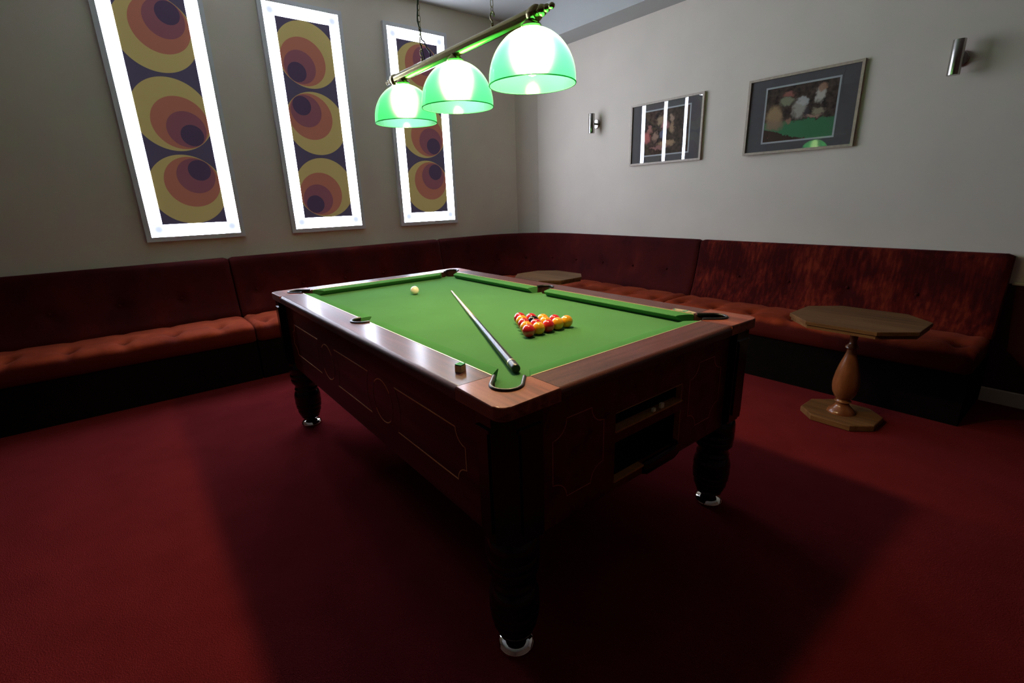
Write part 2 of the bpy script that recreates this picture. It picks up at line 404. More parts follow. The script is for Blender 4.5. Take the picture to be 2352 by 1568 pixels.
def light_panel(cx, dirs, label):
    t = thing('light_panel', label, 'wall light', (cx, YW, 2.0055), 'lit wall panels with circle prints')
    hw, hz = 0.3075, 0.892
    bm = bmesh.new()
    F = 0.035
    for x0, x1, z0, z1 in ((-hw - F, -hw, -hz - F, hz + F), (hw, hw + F, -hz - F, hz + F), (-hw, hw, hz, hz + F), (-hw, hw, -hz - F, -hz)):
        box(bm, x0, x1, -0.034, 0.0, z0, z1)
    mesh_obj('frame', bm, M_lframe, t)
    bm = bmesh.new()
    a, c = 0.222, 0.800
    for x0, x1, z0, z1 in ((-hw, -a, -hz, hz), (a, hw, -hz, hz), (-a, a, c, hz), (-a, a, -hz, -c)):
        box(bm, x0, x1, -0.0335, -0.002, z0, z1)
    tag(mesh_obj('lit_rim', bm, M_rim, t), 'glowing white border')
    bm = bmesh.new(); box(bm, -a, a, -0.0328, -0.001, -c, c)
    tag(mesh_obj('patterned_print', bm, print_mat('circle_print', dirs), t), 'dark print with overlapping yellow, orange and maroon circles')
light_panel(-0.7655, (UR, DR, UR), 'tall white glowing wall panel with big circles, nearest the left edge')
light_panel(0.301, (DL, UL, DL), 'middle glowing wall panel, its dark dots sitting left of centre')
light_panel(1.372, (UR, DR, UR), 'glowing wall panel nearest the corner, partly behind the green lamps')

# ------------------------------------------------------------ benches
def fbm(s, k): return math.sin(s * 5.1 + k) * .5 + math.sin(s * 11.3 + k * 2.1) * .3 + math.sin(s * 23.7 + k * .7) * .2
class Path:
    """wall line seen from the room: straight - arc - straight; gives point, outward normal, depth scale"""
    def __init__(s, segs): s.segs = segs; s.len = sum(q[0] for q in segs)
    def at(s, t):
        for L, f in s.segs:
            if t <= L + 1e-9: return f(t / L)
            t -= L
        return s.segs[-1][1](1.0)
def line_path(p, q, n, k0=1.0, k1=1.0):
    p, q, n = Vector(p), Vector(q), Vector(n)
    return Path([((q - p).length, lambda u: (p.lerp(q, u), n, k0 + (k1 - k0) * u))])
def corner_path():
    R = .75; cx, cy = XW - R - .004, YW - R - .004
    def f1(u): return (Vector((1.436, YW - .004)).lerp(Vector((cx, YW - .004)), u), Vector((0, -1)), 1.0)
    def f2(u):
        a = PI / 2 - u * PI / 2
        d = Vector((math.cos(a), math.sin(a)))
        return (Vector((cx, cy)) + d * R, -d, 1.0 - .075 * u)
    def f3(u): return (Vector((XW - .004, cy)).lerp(Vector((XW - .004, .386)), u), Vector((-1, 0)), .925)
    return Path([(cx - 1.436, f1), (R * PI / 2, f2), (cy - .386, f3)])
def sweep(bm, path, prof, step, disp=None, endround=.02, closed=True):
    """closed profile (depth from wall, height) swept along the path, with end rounding and tufting"""
    n = max(2, int(path.len / step)); ts = [path.len * i / n for i in range(n + 1)]
    ts = sorted(set([0, endround * .3, endround] + [t for t in ts if endround * 1.3 < t < path.len - endround * 1.3] + [path.len - endround, path.len - endround * .3, path.len]))
    cd = sum(p[0] for p in prof) / len(prof); cz = sum(p[1] for p in prof) / len(prof)
    rings = []; m = len(prof)
    for t in ts:
        p, nr, k = path.at(t)
        e = min(t, path.len - t)
        sh = 0 if e >= endround else .014 * (1 - e / endround) ** 1.6
        ring = []
        for i, (d, z) in enumerate(prof):
            a = prof[i - 1]; b = prof[(i + 1) % m]
            tx, tz = b[0] - a[0], b[1] - a[1]; L = math.hypot(tx, tz) or 1
            nx, nz = -tz / L, tx / L            # outward for a clockwise profile
            o = -sh
            if disp and sh == 0: o += disp(t, d, z, i)
            dd = d + nx * o if d > .001 else d
            ring.append(bm.verts.new((p.x + nr.x * dd * k, p.y + nr.y * dd * k, z + nz * o)))
        rings.append(ring)
    for a, b in zip(rings, rings[1:]):
        for i in range(m): bm.faces.new((a[i], a[(i + 1) % m], b[(i + 1) % m], b[i]))
    bm.faces.new(rings[0]); bm.faces.new(rings[-1])
def resample(pr, step):
    out = []
    for a, b in zip(pr, pr[1:] + pr[:1]):
        L = math.hypot(b[0] - a[0], b[1] - a[1]); k = max(1, int(L / step))
        for i in range(k): out.append((a[0] + (b[0] - a[0]) * i / k, a[1] + (b[1] - a[1]) * i / k))
    return out
SEAT = [(.17, .315), (.17, .425), (.22, .442), (.35, .449), (.50, .450), (.60, .447), (.645, .438), (.668, .420), (.678, .395), (.677, .350), (.668, .318), (.655, .306), (.50, .306), (.30, .306)]
BACK = [(0, .40), (0, .905), (.012, .915), (.055, .916), (.073, .907), (.083, .885), (.105, .76), (.135, .62), (.165, .52), (.195, .452), (.190, .42), (.12, .40)]
def bench(path, label, seatoff, backoff, back_mat, name='banquette_bench'):
    p0, n0, k0 = path.at(0)
    t = thing(name, label, 'bench', (0, 0, 0), 'red velvet benches along the walls')
    bm = bmesh.new()
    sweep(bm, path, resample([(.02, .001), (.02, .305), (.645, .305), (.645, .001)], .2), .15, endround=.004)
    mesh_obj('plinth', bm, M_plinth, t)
    def sd(s, d, z, i):
        if z < .40: return 0.0015 * fbm(s, 1)
        ph = ((s - seatoff) / .29) % 1.0; ph = min(ph, 1 - ph) * .29
        rr = math.hypot(ph, (d - .50))
        q = -.030 * math.exp(-(rr / .05) ** 2)
        q += -.017 * math.exp(-(ph / .034) ** 2) * (1 if d > .45 else .5)
        return q + .004 + .003 * fbm(s, 3)
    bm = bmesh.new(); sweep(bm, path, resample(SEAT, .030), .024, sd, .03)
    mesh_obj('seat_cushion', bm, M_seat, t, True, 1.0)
    def bd(s, d, z, i):
        if d < .07: return 0
        ph = ((s - backoff) / .39) % 1.0; ph = min(ph, 1 - ph) * .39
        rr = math.hypot(ph, z - .635)
        return -.020 * math.exp(-(rr / .035) ** 2) - .006 * math.exp(-(rr / .12) ** 2) + .002 * fbm(s, 5)
    bm = bmesh.new(); sweep(bm, path, resample(BACK, .030), .024, bd, .03)
    mesh_obj('backrest', bm, back_mat, t, True, 1.0)
    s = backoff % .39
    first = None
    while s < path.len - .05:
        if s > .08:
            p, nr, k = path.at(s); d = .131 - .016
            loc = (p.x + nr.x * d * k, p.y + nr.y * d * k, .637)
            if first is None:
                bm = bmesh.new(); bmesh.ops.create_uvsphere(bm, u_segments=10, v_segments=6, radius=.011)
                first = mesh_obj('button', bm, M_btn, t, True, loc=loc)
            else:
                c = first.copy(); COL.objects.link(c); c.location = loc; c.parent = t
        s += .39
    return t
bench(line_path((-4.30, YW - .004), (-.597, YW - .004), (0, -1)), 'long dark red velvet wall bench running off the left side', (-1.68 + 4.30) % .29, .2, M_velv)
bench(line_path((-.589, YW - .004), (1.428, YW - .004), (0, -1)), 'red velvet wall bench behind the pool table, below the middle lit panel', .1, (.738 + .589) % .39, M_velv)
bench(corner_path(), 'curved red velvet corner bench joining the two walls', .1, .39, M_velv)
bench(line_path((XW - .004, .378), (XW - .004, -1.575), (-1, 0), .925, .885), 'red velvet bench under the two framed pictures, with paler streaks on its backrest', .12, .39, M_velv2)

# ------------------------------------------------------------ octagonal pub tables
def octo(hx, hy, c, cx=0, cy=0):
    return [(cx + x, cy + y) for x, y in ((hx - c, -hy), (hx, -hy + c), (hx, hy - c), (hx - c, hy), (-hx + c, hy), (-hx, hy - c), (-hx, -hy + c), (-hx + c, -hy))]
def pub_table(loc, label):
    t = thing('pedestal_table', label, 'table', loc, 'octagonal pedestal tables')
    bm = bmesh.new(); o = octo(.27, .305, .14)
    prism(bm, o, .592, .612); bevel_where(bm, lambda e: all(v.co.z > .61 for v in e.verts), .003, 2)
    prism(bm, octo(.262, .297, .137), .572, .592)
    mesh_obj('table_top', bm, M_oak, t, False)
    bm = bmesh.new()
    lathe(bm, [(.05, .572), (.05, .555), (.022, .545), (.018, .47), (.022, .455), (.034, .445), (.036, .435), (.022, .425), (.024, .41), (.034, .375), (.048, .33), (.060, .28), (.067, .235), (.068, .20), (.062, .165), (.048, .135), (.034, .12), (.036, .112), (.044, .106), (.036, .099), (.034, .09), (.040, .078), (.060, .058), (.072, .045), (.074, .036)], 40, cap=True)
    mesh_obj('column', bm, M_col, t, True, .9)
    bm = bmesh.new(); prism(bm, octo(.17, .19, .09), .004, .036); bevel_where(bm, lambda e: all(v.co.z > .035 for v in e.verts), .006, 2)
    prism(bm, octo(.155, .175, .085), 0, .004)
    mesh_obj('base_plate', bm, M_oak, t)
pub_table((1.885, -1.10, 0), 'octagonal wooden pedestal table on the right, beside the end of the bench')
pub_table((1.815, 1.375, 0), 'octagonal wooden table in the corner, only its top showing behind the pool table')

# ------------------------------------------------------------ the pool table
HT, HB = .8368, .802          # top of the rails, bed
HW, HL, IX, IY = .6407, 1.107, .517, .984
MY = .012
T = thing('pool_table', 'coin-operated mahogany pool table with green cloth and black turned legs', 'pool table')
U_R, U_C = .045, .529
def rim_path(cx, cy, sx, sy, z, r=U_R):
    """horseshoe around a corner pocket: straight arms and a half circle, opening towards the middle"""
    d = Vector((-sx, -sy)).normalized(); n = Vector((-d.y, d.x)); c = Vector((cx, cy))
    pts = [c + d * .060 + n * r]
    a0 = math.atan2(n.y, n.x)
    for i in range(17):
        a = a0 + PI * i / 16
        pts.append(c + Vector((math.cos(a), math.sin(a))) * r)
    pts.append(c + d * .060 - n * r)
    return pts
# corner blocks
def mirror(pts, sx, sy):
    q = [(x * sx, y * sy) for x, y in pts]
    return q if sx * sy > 0 else q[::-1]
base_u = rim_path(-.529, -.989, -1, -1, 0)          # near-left pocket (from the left side arm round to the near arm)
a_first = base_u if (base_u[0].y > base_u[-1].y) else base_u[::-1]
blk = arc(-HW + .032, -HL + .032, .032, PI, 1.5 * PI, 8) + [(-.440, -HL), (-.440, -IY)] + [(p.x, p.y) for p in a_first[::-1] if not (p.x > -.452 and p.y > -.98)] + [(-IX, -.906), (-HW, -.906)]
# keep only outline points on the wooden side of the mouth
for sx, sy, nm in ((1, 1, 'A'), (-1, 1, 'B'), (1, -1, 'D'), (-1, -1, 'C')):
    bm = bmesh.new(); prism(bm, mirror(blk, sx, sy), .800, HT)
    def outer(e, sx=sx, sy=sy):
        return all(v.co.z > HT - 1e-4 and (abs(v.co.x) > HW - .033 and abs(v.co.y) > HL - .033 or abs(abs(v.co.x) - HW) < 1e-4 or abs(abs(v.co.y) - HL) < 1e-4) for v in e.verts)
    bevel_where(bm, outer, .006, 3)
    mesh_obj('corner_block', bm, M_block, T, True, .6, weighted=True)
# long rails with a half-round notch for the middle pocket
for sx in (-1, 1):
    notch = arc(-.523, MY, .050, PI / 2, 1.5 * PI, 14)
    pts = [(-HW, .904), (-HW, -.904), (-IX, -.904), (-IX, MY - .050)] + notch[::-1][1:-1] + [(-IX, MY + .050), (-IX, .904)]
    q = [(x * -sx, y) for x, y in pts]
    bm = bmesh.new(); prism(bm, q if sx < 0 else q[::-1], .800, HT)
    def outer(e): return all(abs(abs(v.co.x) - HW) < 1e-4 for v in e.verts) and abs(e.verts[0].co.z - e.verts[1].co.z) < 1e-4 and e.verts[0].co.z > .82
    bevel_where(bm, outer, .017, 5)
    mesh_obj('long_rail', bm, M_rail_y, T, True, .5, weighted=True)
for sy in (-1, 1):
    q = [(-.438, HL), (-.438, IY), (.438, IY), (.438, HL)]; q = [(x, y * sy) for x, y in q]
    bm = bmesh.new(); prism(bm, q, .800, HT)
    def outer(e): return all(abs(abs(v.co.y) - HL) < 1e-4 for v in e.verts) and abs(e.verts[0].co.z - e.verts[1].co.z) < 1e-4 and e.verts[0].co.z > .82
    bevel_where(bm, outer, .017, 5)
    mesh_obj('short_rail', bm, M_rail_x, T, True, .5, weighted=True)
# bed
hx, hy = .545, 1.008
bed = []
cr = []
for a in range(0, 361, 6):
    x = -.529 + .042 * math.cos(math.radians(a)); y = -.989 + .042 * math.sin(math.radians(a))
    if x > -hx and y > -hy and (x + .529) + (y + .989) > -.03: cr.append((math.degrees(math.atan2(y + .989, x + .529)), x, y))
cr.sort()                                      # runs from the near edge round to the left edge
corner = [(x, y) for _, x, y in cr]            # (counter-clockwise about the hole)
corner = [(corner[0][0], -hy)] + corner + [(-hx, corner[-1][1])]
mid = [(-hx, MY - .042)] + [(-.560 + .044 * math.cos(math.radians(a)), MY + .044 * math.sin(math.radians(a))) for a in range(-66, 67, 11)] + [(-hx, MY + .042)]
LLc = corner[::-1]                              # left edge -> near edge
out = LLc + [(-x, y) for x, y in corner] + [(-x, y) for x, y in mid] + [(-x, -y) for x, y in LLc] + [(x, -y) for x, y in corner] + mid[::-1]
bm = bmesh.new(); prism(bm, out, .777, HB); tag(mesh_obj('bed_cloth', bm, M_cloth, T), 'green baize playing surface')
# cushions
def cushion(p0, p1, nrm, cut0, cut1):
    """p0-p1: back line at the rail edge; nrm points to the table middle; cuts shorten the nose"""
    prof = [(0, HT - .002), (.020, HT - .001), (.050, HT - .003), (.0575, HT - .005), (.059, HT - .008), (.056, HT - .012), (.034, HB + .003), (.030, HB + .0005), (0, HB + .0005)]
    p0, p1, nrm = Vector(p0), Vector(p1), Vector(nrm); t = (p1 - p0).normalized(); L = (p1 - p0).length
    bm = bmesh.new(); rings = []
    for s_, cut in ((0, cut0), (.5, None), (1, cut1)):
        ring = []
        for d, z in prof:
            off = 0
            if cut is not None: off = cut * d / .059 * (1 if s_ == 0 else -1)
            p = p0 + t * (L * s_ + off) + nrm * d
            ring.append(bm.verts.new((p.x, p.y, z)))
        rings.append(ring)
    m = len(prof)
    for a, b in zip(rings, rings[1:]):
        for i in range(m): bm.faces.new((a[i], a[(i + 1) % m], b[(i + 1) % m], b[i]))
    bm.faces.new(rings[0]); bm.faces.new(rings[-1])
    bevel_where(bm, lambda e: False, .01)
    mesh_obj('cushion', bm, M_cush, T, True, .7)
for sx in (-1, 1):
    cushion((sx * IX, -.905), (sx * IX, MY - .050), (-sx, 0), .047, .016)
    cushion((sx * IX, MY + .050), (sx * IX, .905), (-sx, 0), .016, .047)
for sy in (-1, 1):
    cushion((-.440, sy * IY), (.440, sy * IY), (0, -sy), .047, .047)
# pale brass strips along the rail edges
for sx in (-1, 1):
    for y0, y1 in ((-.903, MY - .052), (MY + .052, .903)):
        bm = bmesh.new(); box(bm, min(sx * IX, sx * (IX - .0035)), max(sx * IX, sx * (IX - .0035)), y0, y1, HT - .006, HT + .0008); mesh_obj('brass_strip', bm, M_gold, T)
for sy in (-1, 1):
    bm = bmesh.new(); box(bm, -.438, .438, min(sy * IY, sy * (IY - .0035)), max(sy * IY, sy * (IY - .0035)), HT - .006, HT + .0008); mesh_obj('brass_strip', bm, M_gold, T)
# pocket liners and cups
def liner(pts, r=.0058, ends=None):
    path = [Vector((p[0], p[1], HT + .001)) for p in pts]
    bm = bmesh.new(); tube(bm, path, r, 10)
    t = mesh_obj('pocket_liner', bm, M_black, T, True, 1.0)
    # dark wall under the rim
    if ends: pts = [ends[0]] + list(pts) + [ends[1]]
    bm = bmesh.new(); n = len(pts)
    lo = [bm.verts.new((p[0], p[1], .70)) for p in pts]; hi = [bm.verts.new((p[0], p[1], HT)) for p in pts]
    for i in range(n - 1): bm.faces.new((lo[i], lo[i + 1], hi[i + 1], hi[i]))
    o = mesh_obj('pocket_wall', bm, M_leather, t, True, 1.0)
    so = o.modifiers.new('s', 'SOLIDIFY'); so.thickness = .003; so.offset = 0
for sx, sy in ((1, 1), (-1, 1), (1, -1), (-1, -1)):
    liner([(p.x * sx, p.y * sy) for p in rim_path(-.529, -.989, -1, -1, 0, U_R - .002)], ends=((-.5155 * sx, -.905 * sy), (-.4405 * sx, -.9825 * sy)))
for sx in (1, -1):
    liner([(x * sx, y) for x, y in ([(-.514, MY + .048)] + arc(-.523, MY, .048, PI / 2, 1.5 * PI, 14) + [(-.514, MY - .048)])])
# cabinet: shell under the bed, black inside, long aprons, end aprons
AX, AY, AB = .600, 1.070, .393
bm = bmesh.new(); box(bm, -AX + .02, AX - .02, -AY + .02, AY - .02, AB + .006, AB + .016); mesh_obj('cabinet_floor', bm, M_void, T)
bm = bmesh.new(); box(bm, -.26, .28, -AY + .14, -AY + .15, AB + .016, .777); box(bm, -.26, -.25, -AY + .02, -AY + .14, AB + .016, .777); box(bm, .27, .28, -AY + .02, -AY + .14, AB + .016, .777)
mesh_obj('return_chamber', bm, M_void, T)
bm = bmesh.new(); box(bm, -.25, .27, -AY + .02, -AY + .139, .590, .602); mesh_obj('return_shelf', bm, M_void, T)
def lay_line(parent, pts, mapf, wd=.0032, mat=None):
    bm = bmesh.new(); ribbon(bm, pts, wd, .0009, mapf)
    mesh_obj('inlay_line', bm, mat or M_inlay, parent)
def end_panel(y0, y1, c_first, c_last, z0=.500, z1=.677):
    """outline of one long panel: concave quarter notches at an outer end, concave bay beside a medallion"""
    r = .050
    R = .148
    zc = (z0 + z1) / 2; h = math.asin(min(1, ((z1 - z0) / 2) / R))
    segs = []
    a = (y0 + r) if c_first == 'notch' else y0 + R * math.cos(h)
    b = (y1 - r) if c_last == 'notch' else y1 - R * math.cos(h)
    segs.append([(a, z1), (b, z1)]); segs.append([(a, z0), (b, z0)])
    for kind, y, s in ((c_first, y0, 1), (c_last, y1, -1)):
        if kind == 'notch':
            n1 = [(y + s * r * math.cos(t), z1 - r * math.sin(t)) for t in [PI / 2 * i / 8 for i in range(9)]]
            n0 = [(y + s * r * math.cos(t), z0 + r * math.sin(t)) for t in [PI / 2 * i / 8 for i in range(9)]]
            segs.append(n1 + n0[::-1])
        else:
            segs.append([(y + s * R * math.cos(t), zc + R * math.sin(t)) for t in [-h + 2 * h * i / 14 for i in range(15)]])
    return segs
for sx in (-1, 1):
    bm = bmesh.new(); box(bm, min(sx * AX, sx * (AX - .02)), max(sx * AX, sx * (AX - .02)), -AY + .02, AY - .02, AB, .7995)
    p = mesh_obj('side_apron', bm, M_apron, T)
    mf = lambda u, v, h, sx=sx: (sx * (AX + h), u, v)
    m1, m2 = .332, -.295
    for y0, y1, a, b in ((-.874, m2, 'notch', 'bay'), (m2, m1, 'bay', 'bay'), (m1, .911, 'bay', 'notch')):
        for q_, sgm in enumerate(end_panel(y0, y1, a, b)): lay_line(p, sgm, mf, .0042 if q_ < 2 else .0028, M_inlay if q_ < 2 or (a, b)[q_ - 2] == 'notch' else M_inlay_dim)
    for mc in (m1, m2):
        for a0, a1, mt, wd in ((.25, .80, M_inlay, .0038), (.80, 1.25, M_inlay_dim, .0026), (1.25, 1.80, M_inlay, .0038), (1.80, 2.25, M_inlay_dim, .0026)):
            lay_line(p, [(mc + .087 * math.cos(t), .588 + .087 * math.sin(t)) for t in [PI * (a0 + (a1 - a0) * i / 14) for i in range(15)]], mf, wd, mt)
# far end apron
bm = bmesh.new(); box(bm, -AX, AX, AY - .02, AY, AB, .7995); mesh_obj('end_apron', bm, M_apron, T)
# near end apron with the ball return openings
bm = bmesh.new()
y0, y1 = -AY, -AY + .02
SX0, SX1 = -.170, .188
for x0, x1, z0, z1 in ((-AX, SX0, AB, .7995), (SX1, AX, AB, .7995), (SX0, SX1, .666, .7995), (SX0, SX1, .565, .606), (SX0, SX1, AB, .430)):
    box(bm, x0, x1, y0, y1, z0, z1)
bmesh.ops.remove_doubles(bm, verts=bm.verts, dist=1e-5)
p = mesh_obj('end_apron', bm, M_apron, T)
mf = lambda u, v, h: (u, -AY - h, v)
def notch_panel(x0, x1, z0, z1, r):
    pts = []
    for cx, cz, a0 in ((x1, z1, PI), (x1, z0, PI / 2), (x0, z0, 0), (x0, z1, -PI / 2)):
        pts += [(cx + r * math.cos(a0 + PI / 2 - PI / 2 * (1 - i / 8)), cz + r * math.sin(a0 + PI / 2 - PI / 2 * (1 - i / 8))) for i in range(9)]
    # order each notch so the outline runs clockwise
    out_ = []
    for k in range(4):
        seg = pts[k * 9:(k + 1) * 9]
        if out_ and (Vector(seg[0]) - Vector(out_[-1])).length > (Vector(seg[-1]) - Vector(out_[-1])).length: seg = seg[::-1]
        out_ += seg
    return out_ + [out_[0]]
for x0, x1 in ((-.439, -.226), (.240, .453)):
    lay_line(p, notch_panel(x0, x1, .470, .721, .055), mf, .0028, M_inlay_end)
# wooden and brass lips around the openings
bm = bmesh.new()
box(bm, SX0 - .002, SX1 + .002, -AY - .006, -AY + .03, .602, .608)
box(bm, SX1 - .001, SX1 + .0015, -AY - .002, -AY + .02, .608, .668)
box(bm, SX1 - .001, SX1 + .002, -AY - .002, -AY + .02, .445, .566)
box(bm, SX0 - .004, -.02, -AY - .006, -AY + .02, .424, .431)
box(bm, SX0, SX1, -AY - .0015, -AY + .002, .666, .668)
mesh_obj('window_lip', bm, M_lip, T)
# curved black ball tray standing out of the lower opening
bm = bmesh.new()
prof = [(0, .440), (-.010, .440), (-.016, .430), (-.018, .412), (-.015, .395), (-.008, .386), (.0, .384)]
ring = []
for x in (-.02, 0.0, .15, .188):
    k = {-.02: .35, 0.0: 1, .15: 1, .188: .5}[x]
    ring.append([bm.verts.new((x, -AY + py * k, .42 + (pz - .42) * (.7 + .3 * k))) for py, pz in prof])
for a, b in zip(ring, ring[1:]):
    for i in range(len(prof) - 1): bm.faces.new((a[i], a[i + 1], b[i + 1], b[i]))
bm.faces.new(ring[0]); bm.faces.new(ring[-1])
for a, b in zip(ring, ring[1:]): bm.faces.new((a[0], b[0], b[-1], a[-1]))
mesh_obj('ball_tray', bm, M_ebony, T, True, 1.0)
for x, hgt, sz, tl, side in ((.034, .012, .015, .12, 'left'), (.080, .018, .016, -.1, 'right')):
    bm = bmesh.new(); box(bm, -sz / 2, sz / 2, -.005, .005, 0, hgt); bevel_where(bm, lambda e: True, .0012, 2)
    o = tag(mesh_obj('cream_block', bm, M_cream, None, loc=(x, -AY + .005, .608)), 'tiny cream block in the upper end slot of the pool table, the %s one' % side, 'block', 'cream blocks in the ball return slot')
    o.rotation_euler.z = tl
# corner posts with chamfered fronts, raised panels and a cap ledge
def post_outline(g=0.0, cut=.045):
    x0, y0 = -.640 + .006 - g, -1.100 - g
    return [(x0, y0 + cut), (x0 + cut, y0), (-.500, y0), (-.500, -1.071 + .04), (-.56, -1.03), (-.599 + .03, -.99), (x0, -.99)]
for sx, sy in ((1, 1), (-1, 1), (1, -1), (-1, -1)):
    bm = bmesh.new()
    prism(bm, mirror(post_outline(), sx, sy), .424, .7995)
    prism(bm, mirror(post_outline(-.006), sx, sy), .412, .424)
    po = mesh_obj('corner_post', bm, M_ebony, T)
    bm = bmesh.new()
    prism(bm, mirror([(-.640, -1.045), (-.634, -1.045), (-.634, -1.000), (-.640, -1.000)], sx, sy), .45, .752)
    prism(bm, mirror([(-.578, -1.106), (-.515, -1.106), (-.515, -1.100), (-.578, -1.100)], sx, sy), .45, .752)
    prism(bm, mirror([(-.6405, -1.052), (-.634, -1.052), (-.634, -.994), (-.6405, -.994)], sx, sy), .752, .762)
    prism(bm, mirror([(-.585, -1.1065), (-.506, -1.1065), (-.506, -1.100), (-.585, -1.100)], sx, sy), .752, .762)
    mesh_obj('raised_panel', bm, M_ebony, po)
# turned legs and chrome feet
LEG = [(.055, .425), (.066, .412), (.074, .400), (.078, .385), (.079, .350), (.075, .343), (.0785, .335), (.0785, .316), (.074, .310), (.077, .300), (.075, .285), (.066, .274), (.061, .262), (.060, .250), (.066, .243), (.066, .234), (.063, .228), (.069, .218), (.0745, .200), (.0755, .180), (.072, .170), (.075, .162), (.075, .146), (.070, .140), (.073, .132), (.072, .118), (.064, .110), (.067, .100), (.066, .088), (.058, .082), (.060, .074), (.056, .064), (.050, .058), (.052, .052), (.046, .046), (.030, .043)]
FOOT = [(.018, .046), (.020, .036), (.030, .030), (.046, .025), (.054, .020), (.057, .013), (.060, .010), (.060, .004), (.056, .0)]
leg0 = foot0 = None
for sx, sy in ((-1, -1), (1, -1), (-1, 1), (1, 1)):
    if leg0 is None:
        bm = bmesh.new(); lathe(bm, LEG, 48); leg0 = l = mesh_obj('leg', bm, M_ebony, T, True, .9)
        bm = bmesh.new(); lathe(bm, FOOT, 48); foot0 = mesh_obj('chrome_foot', bm, M_chrome, l, True, .9)
    else:
        l = leg0.copy(); COL.objects.link(l); l.parent = T
        f = foot0.copy(); COL.objects.link(f); f.parent = l
    l.location = (sx * .553, sy * 1.020, 0)
# sticker on the right rail beside the near right pocket
def sticker_mat():
    m, nt, b = newmat('faded_sticker')
    mp = coords(nt, (1, 1, 1)); vo = N(nt, 'ShaderNodeTexVoronoi', i_Scale=48.0)
    nt.links.new(mp.outputs[0], vo.inputs['Vector'])
    sx = nt.nodes.new('ShaderNodeSeparateColor'); nt.links.new(vo.outputs['Color'], sx.inputs[0])
    r = ramp(nt, [(0.0, (.42, .09, .06)), (.32, (.45, .36, .22)), (.52, (.04, .22, .11)), (.78, (.40, .36, .25))]); r.color_ramp.interpolation = 'CONSTANT'
    nt.links.new(sx.outputs[0], r.inputs[0]); nt.links.new(r.outputs[0], b.inputs['Base Color']); b.inputs['Roughness'].default_value = .5
    return m
bm = bmesh.new(); prism(bm, [(.522, -.898), (.545, -.898), (.556, -.845), (.552, -.792), (.522, -.792)], HT, HT + .0006)
tag(mesh_obj('sticker', bm, sticker_mat(), T), 'worn red, green and cream sticker')

# ------------------------------------------------------------ balls, cue, chalk
R_B = .0254
def ball(loc, mat, label, group=None, r=R_B):
    bm = bmesh.new(); bmesh.ops.create_uvsphere(bm, u_segments=40, v_segments=24, radius=r)
    o = mesh_obj('pool_ball', bm, mat, None, True, loc=loc)
    return tag(o, label, 'ball', group)
rows = {0: 'RYRYY', 1: 'YRYR', 2: 'RKY', 3: 'YR', 4: 'R'}
rowname = {0: 'front row of five', 1: 'second row of four', 2: 'middle row of three', 3: 'row of two', 4: ''}
nth = ['first', 'second', 'third', 'fourth', 'fifth']
cn = {'R': 'red', 'Y': 'yellow', 'K': 'black'}; cm = {'R': M_red_ball, 'Y': M_yel_ball, 'K': M_blk_ball}
protos = {}
for j, s in rows.items():
    for i, c in enumerate(s):
        x = -.0072 + (i - 2 + j / 2) * .0509; y = -.5015 + (j - 2) * .0509 * .866
        lab = ('glossy %s ball at the tip of the triangle, farthest from the camera' % cn[c]) if j == 4 else 'glossy %s ball, %s from the left in the %s of the triangle' % (cn[c], nth[i], rowname[j])
        if c == 'K': lab = 'the one black ball, in the middle of the triangle of balls'
        if c not in protos: protos[c] = ball((x, y, HB + R_B), cm[c], lab, 'racked pool balls')
        else:
            o = protos[c].copy(); COL.objects.link(o); o.location = (x, y, HB + R_B); o['label'] = lab
ball((0.0, .545, HB + .0245), M_white_ball, 'cream white cue ball lying alone at the far end of the green cloth', r=.0245)
